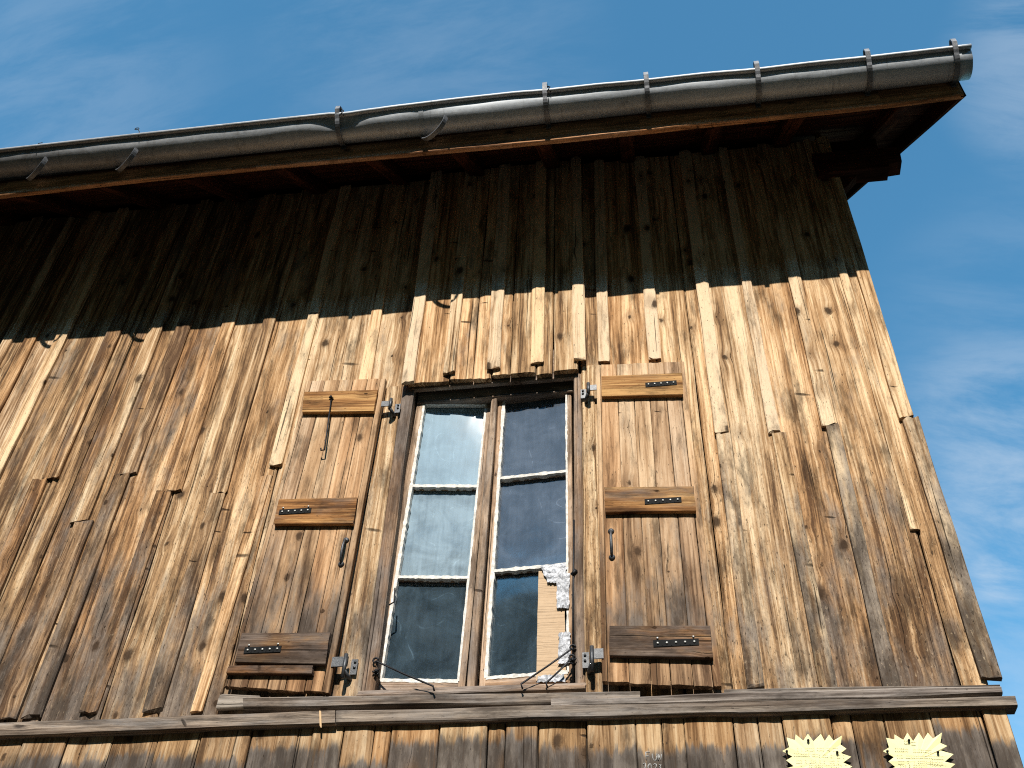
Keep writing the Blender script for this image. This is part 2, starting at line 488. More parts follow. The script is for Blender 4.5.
# --- wide boards
mb = MB()
cent = [XL] + [(a + b) / 2 for a, b, _ in BAT]
def wide(x0, x1, z0, z1, dr=0, dg=0, y=0.0):
    dr += random.uniform(-.27, .2) * (1 if x0 < -.3 else .6); dg += random.uniform(-.12, .13)
    def tn(s):
        z = z0 + (z1 - z0) * s
        r, gq, sp = tone_wall((x0 + x1) / 2, z)
        return (r + dr, max(0, gq + dg), sp)
    yy = y + random.uniform(-.003, .003)
    board(mb, (x0, yy, z0), (x1, yy, z0), (x0, yy, z1), (x1, yy, z1), (0, -1, 0), .025, tn, rough=.0035, chamf=.005, cup=random.uniform(-.002, .004))
for a, b in zip(cent[:-1], cent[1:]):
    xs = [a, b]
    if b - a > .17 and random.random() < .38:
        xs = [a, a + (b - a) * random.uniform(.35, .65), b]
    for p, q in zip(xs[:-1], xs[1:]):
        p2, q2 = p + .0022, q - .0022
        if q2 <= WX0 + .02 or p2 >= WX1 - .02:
            if p2 < WX0 < q2 and q2 - WX0 < .1: q2 = WX0
            if p2 < WX1 < q2 and WX1 - p2 < .1: p2 = WX1
            wide(p2, q2, ZB + random.uniform(0, .015), ZT)
        else:
            zt = Z(3.226) + random.uniform(-.012, .012)
            wide(p2, q2, zt, ZT, .04, -.02, -.035)
            if p2 < WX0: wide(p2, WX0, ZB, ZT)
            if q2 > WX1: wide(WX1, q2, ZB, ZT)
clad = mb.build('wall_boards', M_wall, barn)

# --- battens (cover strips): upper and lower lengths, each its own piece
for a, b, dr in BAT:
    mid = (a + b) / 2
    t = .018 + random.uniform(-.003, .003)
    jz = Z(2.83 + random.uniform(-.02, .02))
    if abs(a + 2.459) < .01: jz = Z(2.57)
    if abs(a + 1.857) < .01: jz = Z(2.68)
    if abs(a + 2.081) < .01: jz = Z(2.71)
    if a < -3.2: jz = Z(random.uniform(2.5, 2.9))
    shift = {-2.319: -.035, -2.081: -.042, -1.857: -.016, -1.628: .06, -2.459: .01, .473: .012, .684: .013, -2.689: -.05}.get(round(a, 3), random.uniform(-.012, .012))
    spans = []; yo = 0
    if a > WX0 - .05 and b < WX1 + .02:
        spans = [(Z(3.268) + random.uniform(-.015, .015), ZT, 0)]; yo = -.035
        if mid < WX0 + .02: spans = [(Z(3.216), ZT, 0)]
    elif abs(a + .199) < .01 or abs(a + 1.310) < .01 or abs(a - .021) < .01:
        spans = [(Z(3.285), ZT, 0)] if a > -1 else [(ZB + .03, ZT, 0)]
        if a > -.25 and a < 0: spans = [(Z(3.29), ZT, 0)]
    elif a > .9 and a < .97:
        spans = [(Z(2.3), ZT, 0)]
    else:
        spans = [(jz, ZT, 0), (ZB + random.uniform(.02, .05), jz - .004, shift)]
    for k, (z0, z1, sh) in enumerate(spans):
        s_ = MB()
        d2 = dr * 1.35 + random.uniform(-.05, .05); dg = random.uniform(-.08, .06)
        w2 = random.uniform(-.006, .01) if k else 0
        if k:
            d2 = dr * .5 + random.uniform(-.12, .1); dg += .08
            if abs(a - .684) < .01: d2 = .25; dg = .42
            if abs(a - .992) < .01: dg = .22; d2 = .2
            if abs(a - .267) < .01: d2 = .2
        def tn(s, z0=z0, z1=z1, d2=d2, dg=dg, mid=mid):
            r, gq, sp = tone_wall(mid, z0 + (z1 - z0) * s)
            return (r + d2, max(0, gq + dg - (.1 if d2 > .2 else 0)), sp)
        tilt = random.uniform(-.011, .011)
        board(s_, (a + sh + tilt, yo - t, z0), (b + sh + w2 + tilt, yo - t, z0), (a + sh, yo - t, z1), (b + sh + w2, yo - t, z1), (0, -1, 0), t + .002, tn, rough=.0048, chamf=.003, ragged=.010)
        s_.build('cover_strip', M_wall, barn)
# a stray lath beside the left shutter
s_ = MB()
board(s_, (-1.70, -.017, ZB + .03), (-1.655, -.017, ZB + .03), (-1.665, -.016, Z(2.75)), (-1.612, -.016, Z(2.76)), (0, -1, 0), .017, (.62, .25, .4), rough=.003)
s_.build('cover_strip', M_wall, barn)

# --- casing planks and jambs on both sides of the window
mb = MB()
board(mb, (-1.165, -.012, ZB + .03), (-1.078, -.012, ZB + .03), (-1.17, -.012, Z(3.235)), (-1.098, -.012, Z(3.235)), (0, -1, 0), .014, lambda s: (.55, .40 - .25 * s, .45), rough=.004)
board(mb, (-.287, -.012, ZB + .03), (-.228, -.012, ZB + .03), (-.284, -.012, Z(3.27)), (-.226, -.012, Z(3.27)), (0, -1, 0), .014, lambda s: (.60, .30 - .2 * s, .7), rough=.004)
mb.build('window_casing', M_wall, barn)

# --- lower wall
mb = MB()
xs = [XL, -6.1, -5.8, -5.5, -5.25, -5.0, -4.7, -4.45, -4.2, -3.95, -3.7, -3.45, -3.2, -2.95, -2.72, -2.49]
for px in (22, 66, 111, 156, 199, 249, 296, 342, 390, 438.6, 487.6, 538, 587, 637, 686, 736, 786, 836, 890, 939, 991):
    xs.append(at(px, 750, -.01)[0])
xs.append(XR)
for a, b in zip(xs[:-1], xs[1:]):
    dr = random.uniform(-.12, .12); top = random.uniform(.02, .15)
    def tn(s, dr=dr, top=top):
        z = .02 - EYE + s * 3.22
        d = 1.595 - z
        gq = .02 if d < top * .6 else min(.8, .02 + (d - top * .6) * 13)
        return (.52 + dr, gq + random.uniform(-.05, .05), .25)
    splits = [a, b] if random.random() < .45 else [a, a + (b - a) * random.uniform(.3, .7), b]
    for p, q in zip(splits[:-1], splits[1:]):
        yy = -.020 + random.uniform(-.006, .006)
        if p < .12 and q > -.16: yy = -.0225
        board(mb, (p + .0015, yy, .02), (q - .0015, yy, .02), (p + .0015, yy, Z(1.64)), (q - .0015, yy, Z(1.64)), (0, -1, 0), .025, tn, rough=.003, seg=.03)
mb.build('base_boards', M_low, barn)

# --- ledge: layered, silvered rails under the window
def rail(pts_top, pts_bot, y, t, tone, name='ledge_rail'):
    s_ = MB()
    for (a, b, c, d) in zip(pts_top[:-1], pts_top[1:], pts_bot[:-1], pts_bot[1:]):
        pass
    uvo = (random.random() * 30, random.random() * 30)
    L0 = 0
    for i in range(len(pts_top) - 1):
        a, b = P(*pts_top[i], y), P(*pts_top[i + 1], y)
        c, d = P(*pts_bot[i], y), P(*pts_bot[i + 1], y)
        board(s_, c, a, d, b, (0, -1, 0), t, tone, rough=.004, seg=.05, chamf=.006, uvo=(uvo[0], uvo[1] + L0), ragged=.0)
        L0 += (b - a).length
    return s_.build(name, M_ledge, barn)
far_l = [(-700, 748)]
rail([(-700, 747), (335, 709.5)], [(-700, 763), (335, 723)], -.05, .06, (.52, .35, .2))
rail([(336, 710), (1015, 695)], [(336, 724), (1018, 706)], -.046, .056, (.45, .42, .2))
rail([(243, 697), (640, 690.5)], [(243, 708), (640, 702)], -.036, .05, (.45, .45, .2))
rail([(551, 697.5), (1001, 685)], [(551, 707), (1003, 694)], -.041, .02, (.55, .35, .25))
rail([(724, 688), (1000, 683.5)], [(724, 697), (1000, 691)], -.027, .03, (.5, .4, .25))
s_ = MB()   # broken stub of board at the left end of the upper rail
board(s_, P(218, 708, -.03), P(220, 694, -.03), P(262, 706, -.03), P(260, 695, -.03), (0, -1, 0), .02, (.85, .3, .2), rough=.004, ragged=.01)
s_.build('ledge_rail', M_ledge, barn)

# --- gable wall, back wall, floor and ceiling: closes the room behind the window
mb = MB()
y = .001
ridge_y = 3.0
slope = .964
soff = lambda yy: Z(4.26) + slope * (min(yy, 2 * ridge_y - yy) + .56)
while y < 5.98:
    w = random.uniform(.16, .24)
    zt = soff(y + w / 2) + .02
    board(mb, (XR - .02, y + .002, .02), (XR - .02, y + w - .002, .02), (XR - .02, y + .002, zt), (XR - .02, y + w - .002, zt), (1, 0, 0), .025, (.5 + random.uniform(-.1, .1), .35 + random.uniform(-.1, .1), .3), seg=.4)
    y += w
mb.build('gable_wall', M_wall, barn)
mb = MB()
x = XL
while x < XR - .03:
    w = min(random.uniform(.2, .26), XR - .03 - x)
    board(mb, (x + w - .002, 6.0, .02), (x + .002, 6.0, .02), (x + w - .002, 6.0, Z(4.75)), (x + .002, 6.0, Z(4.75)), (0, 1, 0), .025, (.5, .35, .3), seg=.6)
    x += w
y = .03
while y < 5.95:
    zt = soff(y + .12) + .02
    board(mb, (XL - .002, y + .238, .02), (XL - .002, y + .002, .02), (XL - .002, y + .238, zt), (XL - .002, y + .002, zt), (-1, 0, 0), .025, (.5, .35, .3), seg=.8)
    y += .24
mb.build('rear_wall', M_wall, barn)
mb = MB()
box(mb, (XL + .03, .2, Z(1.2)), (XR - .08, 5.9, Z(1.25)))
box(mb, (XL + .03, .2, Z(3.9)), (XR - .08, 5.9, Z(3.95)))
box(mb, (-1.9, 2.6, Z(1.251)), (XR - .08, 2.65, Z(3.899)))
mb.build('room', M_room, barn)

# --- roof: soffit planks, slates above, rafters, wall plate, fascia, barge boards
RX0, RX1 = XL - .4, 1.50
roof = MB()
n_ = 26
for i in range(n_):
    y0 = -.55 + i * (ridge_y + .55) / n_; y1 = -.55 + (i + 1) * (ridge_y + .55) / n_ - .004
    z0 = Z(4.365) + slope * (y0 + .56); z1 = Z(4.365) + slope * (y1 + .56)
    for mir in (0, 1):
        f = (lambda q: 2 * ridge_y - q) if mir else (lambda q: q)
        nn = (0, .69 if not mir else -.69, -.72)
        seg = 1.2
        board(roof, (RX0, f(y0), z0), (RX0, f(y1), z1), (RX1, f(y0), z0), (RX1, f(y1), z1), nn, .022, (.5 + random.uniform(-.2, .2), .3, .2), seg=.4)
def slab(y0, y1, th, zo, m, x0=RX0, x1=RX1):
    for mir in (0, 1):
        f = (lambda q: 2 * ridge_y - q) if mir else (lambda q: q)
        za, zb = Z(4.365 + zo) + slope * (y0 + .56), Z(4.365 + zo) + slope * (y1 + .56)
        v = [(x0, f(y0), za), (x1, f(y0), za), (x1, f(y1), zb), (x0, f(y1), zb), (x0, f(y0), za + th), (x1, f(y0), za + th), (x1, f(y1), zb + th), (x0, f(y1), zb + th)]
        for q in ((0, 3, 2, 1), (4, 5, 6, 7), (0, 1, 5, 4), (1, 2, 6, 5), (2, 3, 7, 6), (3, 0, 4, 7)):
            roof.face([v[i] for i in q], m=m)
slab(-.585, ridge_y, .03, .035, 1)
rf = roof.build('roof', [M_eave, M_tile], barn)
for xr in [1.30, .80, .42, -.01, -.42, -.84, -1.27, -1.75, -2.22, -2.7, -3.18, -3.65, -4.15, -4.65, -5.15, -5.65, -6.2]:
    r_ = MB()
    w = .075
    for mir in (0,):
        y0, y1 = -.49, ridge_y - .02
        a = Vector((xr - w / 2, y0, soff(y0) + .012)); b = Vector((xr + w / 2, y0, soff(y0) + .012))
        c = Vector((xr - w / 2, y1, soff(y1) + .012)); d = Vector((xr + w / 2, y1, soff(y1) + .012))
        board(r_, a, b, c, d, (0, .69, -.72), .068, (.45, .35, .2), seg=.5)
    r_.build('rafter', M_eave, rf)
# barge board on the gable edge
b_ = MB()
for mir in (0, 1):
    f = (lambda q: 2 * ridge_y - q) if mir else (lambda q: q)
    y0, y1 = -.555, ridge_y
    a = Vector((RX1 + .022, f(y0), soff(y0) - .01)); b = Vector((RX1 + .022, f(y0), soff(y0) + .14))
    c = Vector((RX1 + .022, f(y1), soff(y1) - .01)); d = Vector((RX1 + .022, f(y1), soff(y1) + .14))
    board(b_, a, b, c, d, (1, 0, 0), .022, (.5, .3, .2), seg=.5)
b_.build('barge_board', M_eave, rf)
# fascia
f_ = MB()
fp = [(-7.0, 4.27), (-3.189, 4.270), (-2.384, 4.283), (-1.828, 4.279), (-.55, 4.247), (.056, 4.243), (.643, 4.246), (1.155, 4.249), (1.512, 4.262)]
L0 = 0
for (xa, za), (xb, zb) in zip(fp[:-1], fp[1:]):
    board(f_, (xa, -.562, Z(za)), (xa, -.558, Z(za + .145)), (xb, -.562, Z(zb)), (xb, -.558, Z(zb + .145)), (0, -1, 0), .024, (.5, .2, .15), rough=.003, ragged=0, chamf=.004, uvo=(3.3, 7 + L0))
    L0 += xb - xa
f_.build('fascia_board', M_fasc, rf)
# wall plate: a squared beam with a stepped, rotted end past the corner
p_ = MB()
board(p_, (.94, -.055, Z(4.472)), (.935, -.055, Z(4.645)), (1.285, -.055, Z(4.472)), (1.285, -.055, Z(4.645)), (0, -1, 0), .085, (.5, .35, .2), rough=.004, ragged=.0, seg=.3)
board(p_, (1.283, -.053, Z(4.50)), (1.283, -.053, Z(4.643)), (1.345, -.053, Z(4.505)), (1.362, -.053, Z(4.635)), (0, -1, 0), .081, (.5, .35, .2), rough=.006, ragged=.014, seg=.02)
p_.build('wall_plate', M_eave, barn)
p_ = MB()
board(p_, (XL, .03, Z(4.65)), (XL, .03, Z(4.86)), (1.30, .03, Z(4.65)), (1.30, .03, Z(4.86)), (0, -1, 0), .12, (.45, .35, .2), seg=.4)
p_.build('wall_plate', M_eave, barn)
p_ = MB()   # short bracket under the plate's overhang at the corner
pts = [(1.05, 4.37), (1.13, 4.471), (1.05, 4.471)]
for yy, s in ((-.02, 1), (.03, -1)):
    q = [(xx, yy, Z(zz)) for xx, zz in pts]
    p_.face(q if s > 0 else q[::-1])
for i in range(3):
    (xa, za), (xb, zb) = pts[i], pts[(i + 1) % 3]
    p_.face([(xa, -.02, Z(za)), (xa, .03, Z(za)), (xb, .03, Z(zb)), (xb, -.02, Z(zb))])
p_.build('corner_bracket', M_eave, barn)

# ---------------------------------------------------------------- gutter
GY, GR = -.632, .073
rim = [(-7.0, 4.44), (-3.9, 4.437), (-3.177, 4.440), (-2.5, 4.440), (-1.812, 4.436), (-1.45, 4.433), (-1.36, 4.420), (-1.22, 4.428), (-1.082, 4.434), (-.8, 4.439), (-.535, 4.438), (-.37, 4.428), (-.15, 4.427), (.072, 4.418), (.349, 4.419), (.61, 4.406), (.86, 4.410), (1.105, 4.405), (1.479, 4.408), (1.571, 4.408)]
bot = [(-7.0, 4.364), (-3.9, 4.364), (-3.146, 4.366), (-2.553, 4.356), (-1.796, 4.353), (-.537, 4.341), (.061, 4.338), (.64, 4.328), (1.442, 4.326), (1.58, 4.328)]
def interp(tab, x):
    for (a, p), (b, q) in zip(tab[:-1], tab[1:]):
        if a <= x <= b:
            t = (x - a) / (b - a); t = t * t * (3 - 2 * t)
            return p + (q - p) * t
    return tab[-1][1]
g_ = MB()
NX, NA = 170, 22
gx0, gx1 = -6.9, 1.553
verts = []; faces = []
def section(x):
    zr = Z(interp(rim, x)); zb = Z(interp(bot, x))
    pts = []
    bead = .011
    for j in range(7):           # rolled bead at the front rim
        th = math.radians(-250 + j * 45)
        pts.append((GY - GR + -bead + bead * math.cos(th), zr - .004 + bead * math.sin(th)))
    for j in range(NA + 1):
        th = math.pi + math.pi * j / NA
        r = GR
        dx = x + 1.39
        dent = .016 * math.exp(-(dx / .09) ** 2) * math.exp(-((j / NA - .18) / .14) ** 2)
        dent += .008 * math.exp(-((x + .98) / .05) ** 2) * math.exp(-((j / NA - .35) / .2) ** 2)
        dent += .0018 * noise.noise(Vector((x * 3.1, j * .16, 5))) + .0012 * noise.noise(Vector((x * 9, j * .3, 9)))
        r -= dent
        zc = Z(interp(bot, x)) + GR
        k = max(0, 1 - (j / NA) * 2.2)          # upper front lip follows the wavy rim
        pts.append((GY + r * math.cos(th), zc + r * math.sin(th) + k * (zr - zc)))
    pts.append((GY + GR, Z(interp(bot, x)) + GR + .03))
    return pts
xs = [gx0 + (gx1 - gx0) * (i / NX) for i in range(NX + 1)]
xs = [x + .004 * math.sin(i * 3.7) if 0 < i < NX else x for i, x in enumerate(xs)]
secs = [section(x) for x in xs]
K = len(secs[0])
th_ = .0018
for x, sc_ in zip(xs, secs):
    for (yy, zz) in sc_: verts.append((x, yy, zz))
nb = len(verts)
for x, sc_ in zip(xs, secs):
    for j, (yy, zz) in enumerate(sc_):
        cy, cz = GY, Z(interp(bot, x)) + GR
        if j >= 7:
            d = Vector((0, cy - yy, cz + .02 - zz)); d = d.normalized() * th_ if d.length > 1e-6 else Vector((0, 0, 0))
        else: d = Vector((0, th_, 0))
        verts.append((x, yy + d.y, zz + d.z))
for i in range(NX):
    for j in range(K - 1):
        a = i * K + j
        faces.append([a, a + 1, a + K + 1, a + K])
        faces.append([nb + a, nb + a + K, nb + a + K + 1, nb + a + 1])
for i in (0, NX):
    for j in range(K - 1):
        a = i * K + j
        faces.append([a, nb + a, nb + a + 1, a + 1] if i == 0 else [a, a + 1, nb + a + 1, nb + a])
g_.indexed(verts, faces)
# soldered joints between lengths
for xj in (-.98, 1.497):
    ring = []; 
    sc_ = section(xj)[7:]
    for off in (-.012, .012):
        for (yy, zz) in sc_:
            cy, cz = GY, Z(interp(bot, xj)) + GR
            d = Vector((0, yy - cy, zz - cz)).normalized() * .002
            ring.append((xj + off, yy + d.y, zz + d.z))
    k = len(sc_)
    g_.indexed(ring, [[j, j + 1, k + j + 1, k + j] for j in range(k - 1)])
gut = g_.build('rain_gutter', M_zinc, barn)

def bracket(xb, yaw=0.0, drop=0.0, lug=True, tip=160):
    """round iron gutter hook: runs under the trough from the fascia and folds over the front rim"""
    s_ = MB()
    zc = Z(interp(bot, xb)) + GR - drop
    r = GR + .009
    pts = []
    ca, sa = math.cos(yaw), math.sin(yaw)
    for j in range(19):
        th = math.radians(0 - j * (180.0 / 18))
        l, h = r * math.cos(th), r * math.sin(th)      # l: + towards wall
        pts.append((xb + l * -sa * 1.0, GY + l * ca, zc + h))
    zr = Z(interp(rim, xb))
    if not yaw:
        pts[-1] = (xb, GY - r - .012, zc)
        pts[-2] = (xb, pts[-2][1] - .006, pts[-2][2])
        pts += [(xb, GY - r - .022, zr + .016), (xb, GY - r - .018, zr + .044), (xb, GY - r - .004, zr + .054), (xb, GY - r + .012, zr + .036), (xb, GY - r + .022, zr + .0)]
    pts = [(xb, -.566, zc + .05 + drop)] + pts if not yaw else pts
    strap(s_, pts, Vector((ca, sa, 0)) * .022, .006)
    if not yaw:
        # tongue nailed down the face of the fascia
        strap(s_, [(xb, -.567, zc + .04), (xb, -.566, zc - .045), (xb, -.568, zc - .075)], (.022, 0, 0), .004)
    s_.build('gutter_hook', M_galv, gut)
for xb in (-1.391, -.375, .103, .61, 1.104, 1.483, -4.7, -5.7):
    bracket(xb)
for xb in (-2.985, -2.50, -.925, -3.7):
    bracket(xb, yaw=math.radians(57), drop=.055)
# loose wire loops left on the front rim
for xw, h in ((-2.43, .05), (-1.37, .045), (-.36, .04), (-2.97, .022)):
    w_ = MB()
    zr = Z(interp(rim, xw)); yy = GY - GR - .012
    if h > .03:
        pts = [(xw + .012, yy, zr - .02), (xw + .006, yy - .004, zr + h * .4), (xw - .006, yy - .004, zr + h * .8)]
        pts += [(xw - .016 + .011 * math.cos(a), yy - .004, zr + h + .008 * math.sin(a)) for a in [q * .9 for q in range(0, 7)]]
        if xw > -2: pts += [(xw + .01, yy - .01, zr + h * .3), (xw - .004, yy - .012, zr - .03)]
    else:
        pts = [(xw, yy, zr - .02), (xw, yy, zr + h), (xw + .02, yy, zr + h + .003)]
    tube(w_, pts, .0022)
    w_.build('wire_loop', M_iron, gut)

# ---------------------------------------------------------------- window
win = empty('window', Vector((-.68, .05, WZ0)) - barn.location)
win.parent = barn
GYW = .08
def px_(x0, x1, z0, z1, y): return (x0, y, z0), (x1, y, z0), (x0, y, z1), (x1, y, z1)
fr = MB()
# jambs and head of the outer frame
for (c0, c1, c2, c3, tn) in (
        ((-1.085, -1.035, -1.098, -1.042), None, None, None, (.34, .55, .35)),
        ((-.324, -.288, -.318, -.284), None, None, None, (.42, .45, .45))):
    a, b, c, d = c0
    board(fr, (a, -.006, WZ0 + .01), (b, -.006, WZ0 + .01), (c, -.006, WZ1 - .01), (d, -.006, WZ1 - .01), (0, -1, 0), .13, tn, rough=.004, chamf=.006)
board(fr, (-1.03, .035, Z(3.165)), (-1.03, .035, Z(3.29)), (-.325, .035, Z(3.165)), (-.325, .035, Z(3.29)), (0, -1, 0), .1, (.35, .5, .2), rough=.003)
board(fr, (-1.06, -.006, Z(3.210)), (-1.06, -.006, Z(3.40)), (-.30, -.006, Z(3.210)), (-.30, -.006, Z(3.40)), (0, -1, 0), .02, (.4, .45, .2), rough=.001)  # unseen backing board, added to stop sun slivers through the cladding gaps
# threshold
board(fr, (-1.085, -.034, Z(1.712)), (-1.085, -.012, Z(1.744)), (-.285, -.034, Z(1.712)), (-.285, -.012, Z(1.744)), (0, -.8, .6), .03, (.52, .5, .3), rough=.004)
board(fr, (-1.034, .03, Z(1.70)), (-1.034, .03, Z(1.765)), (-.325, .03, Z(1.70)), (-.325, .03, Z(1.765)), (0, -1, 0), .09, (.5, .45, .3), rough=.003)
fr.build('frame', M_sash, win)

# sashes: corners (outer/inner x, depth); the left one stands slightly ajar at the middle
def sash(corn, bars, yL, yR, glassmats, putty_out=.010):
    """corn: pane field corners x at bottom-left, bottom-right, top-left, top-right and z of bottom, top"""
    (bl, br, tl, tr, zb, zt, ol, orr) = corn
    zb, zt = Z(zb), Z(zt)
    def pt(u, v, dy=0.0, out=0.0):
        x = (bl + (br - bl) * u) * (1 - v) + (tl + (tr - tl) * u) * v
        return Vector((x, yL + (yR - yL) * u + dy, zb + (zt - zb) * v))
    s_ = MB()
    # stiles and rails (front at dy -.022)
    fy = -.024
    def stile(u, sgn, w):
        e = Vector((sgn * w, 0, 0))
        a, b = pt(u, -.035, fy), pt(u, 1.025, fy)
        if sgn < 0: board(s_, a + e, a, b + e, b, (0, -1, 0), .045, (.58, .22, .35), rough=.002)
        else: board(s_, a, a + e, b, b + e, (0, -1, 0), .045, (.52, .34, .4), rough=.002)
    stile(0, -1, ol); stile(1, 1, orr)
    for v, w0, w1 in ((0, -.04, 0), (1, 0, .03)):
        a = pt(0, v, fy) + Vector((.001, .001, w0)); b = pt(0, v, fy) + Vector((.001, .001, w1))
        c = pt(1, v, fy) + Vector((-.001, .001, w0)); d = pt(1, v, fy) + Vector((-.001, .001, w1))
        board(s_, a, b, c, d, (0, -1, 0), .04, (.55, .3, .3), rough=.002)
    vs = [0] + bars + [1]
    for v in bars:
        a = pt(0, v, -.012); c = pt(1, v, -.012); q = Vector((0, 0, .009))
        board(s_, a - q, a + q, c - q, c + q, (0, -1, 0), .03, (.55, .3, .3), rough=.001)
    so = s_.build('sash', M_sash, win)
    # white glazing putty round each pane: an uneven chipped bead
    pu = MB()
    def bead(u0, v0, u1, v1, w):
        n = 26
        vs_ = []; fs = []
        A, B = pt(u0, v0, -.015), pt(u1, v1, -.015)
        dirv = (B - A).normalized()
        side = Vector((0, -1, 0)).cross(dirv)
        for i in range(n + 1):
            c = A.lerp(B, i / n)
            ww = w * (.55 + .75 * abs(noise.noise(Vector((c.x * 30, c.z * 25, w * 900)))) + random.uniform(0, .25))
            hh = .0
            vs_ += [c - side * ww + Vector((0, .012, 0)), c - side * ww * .8 + Vector((0, -.010 + random.uniform(-.001, .001), 0)), c + side * ww * .8 + Vector((0, -.010 + random.uniform(-.001, .001), 0)), c + side * ww + Vector((0, .012, 0))]
        for i in range(n):
            for j in range(3):
                fs.append([i * 4 + j, i * 4 + j + 1, i * 4 + 4 + j + 1, i * 4 + 4 + j])
        fs.append([0, 1, 2, 3]); fs.append([n * 4 + 3, n * 4 + 2, n * 4 + 1, n * 4])
        pu.indexed(vs_, fs, smooth=False)
    for i in range(3):
        v0, v1 = vs[i], vs[i + 1]
        bead(0, v0, 0, v1, .0095); bead(1, v0, 1, v1, .0062)
        bead(0, v1, 1, v1, .0100 if i < 2 else .004)
        if i == 0: bead(0, v0, 1, v0, .010)
    pu.build('putty', M_putty, win)
    for i in range(3):
        v0, v1 = vs[i], vs[i + 1]
        gl = MB()
        q = [pt(0, v0), pt(1, v0), pt(1, v1), pt(0, v1)]
        gl.face(q)
        back = [p + Vector((0, .003, 0)) for p in q]
        gl.face(back[::-1])
        gl.build('pane', glassmats[i], win)
    return pt
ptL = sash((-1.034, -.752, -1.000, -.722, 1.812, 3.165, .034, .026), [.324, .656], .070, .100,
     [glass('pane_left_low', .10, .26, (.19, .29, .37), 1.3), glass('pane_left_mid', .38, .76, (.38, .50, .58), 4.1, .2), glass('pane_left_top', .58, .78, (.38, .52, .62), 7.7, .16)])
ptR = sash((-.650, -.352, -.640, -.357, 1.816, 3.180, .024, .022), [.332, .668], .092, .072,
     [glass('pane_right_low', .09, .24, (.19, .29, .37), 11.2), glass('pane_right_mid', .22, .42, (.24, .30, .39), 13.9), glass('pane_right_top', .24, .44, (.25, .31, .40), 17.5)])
m_ = MB()
board(m_, (-.712, .040, Z(1.765)), (-.682, .040, Z(1.765)), (-.692, .040, Z(3.16)), (-.666, .040, Z(3.16)), (0, -1, 0), .05, (.5, .36, .4), rough=.002)
m_.build('mullion', M_sash, win)
# stay hooks: bent iron rods resting on the threshold
def stay(a, ya, b, yb, r=.0035):
    s_ = MB()
    A, B = P(*a, ya), P(*b, yb)
    dv = (B - A).normalized()
    loop = [A + Vector((.010 * math.cos(t), -.004, .010 * math.sin(t))) for t in [i * .8 for i in range(7)]]
    tube(s_, loop + [A, A.lerp(B, .5) + Vector((0, -.003, -.004)), B, B + Vector((.006, 0, -.018))], r)
    s_.build('stay_hook', M_iron, win)
stay((376, 661), -.012, (433, 686), -.055)
stay((573, 648), -.010, (521, 684), -.055)
stay((572, 658), -.006, (546, 683), -.045)
for (px, py) in ((377, 673), (573, 662)):
    s_ = MB(); c = P(px, py, -.006)
    for k in range(5):
        a = random.random() * 6
        tube(s_, [c, c + Vector((.014 * math.cos(a), -.012, .014 * math.sin(a)))], .0035)
    tube(s_, [c + Vector((0, .03, 0)), c + Vector((0, -.02, 0))], .006)
    s_.build('staple', M_iron, win)
s_ = MB()
tube(s_, [P(573, 690, -.008), P(573, 600, -.008), P(574, 520, -.008)], .0035); tube(s_, [P(572, 575, -.010), P(576, 570, -.012)], .008)
s_.build('bolt_rod', M_iron, win)
s_ = MB()
tube(s_, [P(395, 588, -.008), P(394, 602, -.012), P(389, 605, -.014)], .003)
s_.build('hook', M_iron, win)

# ---------------------------------------------------------------- shutters
SY = -.046
def shutter(tl, tr, bl, br, n, battens, plates, edge_tone):
    """corner pixels on the shutter's front plane"""
    A, B, C, Dd = P(*bl, SY), P(*br, SY), P(*tl, SY), P(*tr, SY)
    base = (A + B) / 2
    s_ = MB()
    cuts = [0, .05] + [.05 + .9 * (i + random.uniform(-.05, .05)) / n for i in range(1, n)] + [.93, 1.0]
    for i in range(len(cuts) - 1):
        u0, u1 = cuts[i] , cuts[i + 1]
        dr = random.uniform(-.07, .09)
        zj = random.uniform(-.004, .004)
        def tn(s, dr=dr, i=i):
            d = .0
            if s < .62: d = (.62 - s) * .72
            if s < .07: d = .0
            return (.64 + dr - max(0, .6 - s) * .6, max(0, .14 + d + random.uniform(-.03, .03)), .22)
        g0, g1 = .0012 / .4, .0012 / .4
        board(s_, A.lerp(B, u0 + g0) + Vector((0, 0, zj)), A.lerp(B, u1 - g1) + Vector((0, 0, zj)), C.lerp(Dd, u0 + g0), C.lerp(Dd, u1 - g1), (0, -1, 0), .026, tn, rough=.0012, chamf=.0025, seg=.05, ragged=.002)
    sh = bpy.data.objects.new('shutter', None)
    o = s_.build('shutter', M_shut, barn)
    return o
def hbatten(par, tl, tr, bl, br, tone, mat=None, y=-.066, t=.020):
    s_ = MB()
    board(s_, P(*bl, y), P(*tl, y), P(*br, y), P(*tr, y), (0, -1, 0), t, tone, rough=.0015, chamf=.002, seg=.04, ragged=.002)
    s_.build('batten', mat or M_batt, par)
def plate(par, c, w, n=5, y=-.0685, tilt=0.0, ticks=True):
    s_ = MB()
    c0 = P(*c, y)
    hw, hh = w / 2, .0125
    box(s_, (c0.x - hw, y, c0.z - hh), (c0.x + hw, y + .0022, c0.z + hh))
    for i in range(n):
        x = c0.x - hw + w * (i + .5) / n
        tube(s_, [(x, y + .001, c0.z), (x, y - .003, c0.z)], .0042, m=1, k=6)
        if i < n - 1:
            xx = x + w / n / 2
            box(s_, (xx - .002, y - .0012, c0.z - hh * .8), (xx + .002, y - .0001, c0.z + hh * .8))
    if ticks:
        for sx in (-.8, .78):
            tube(s_, [(c0.x + sx * hw, y + .002, c0.z + hh + .008), (c0.x + sx * hw, y - .001, c0.z + hh + .008)], .004, m=1, k=6)
    s_.build('perforated_plate', [M_black, M_pin], par)
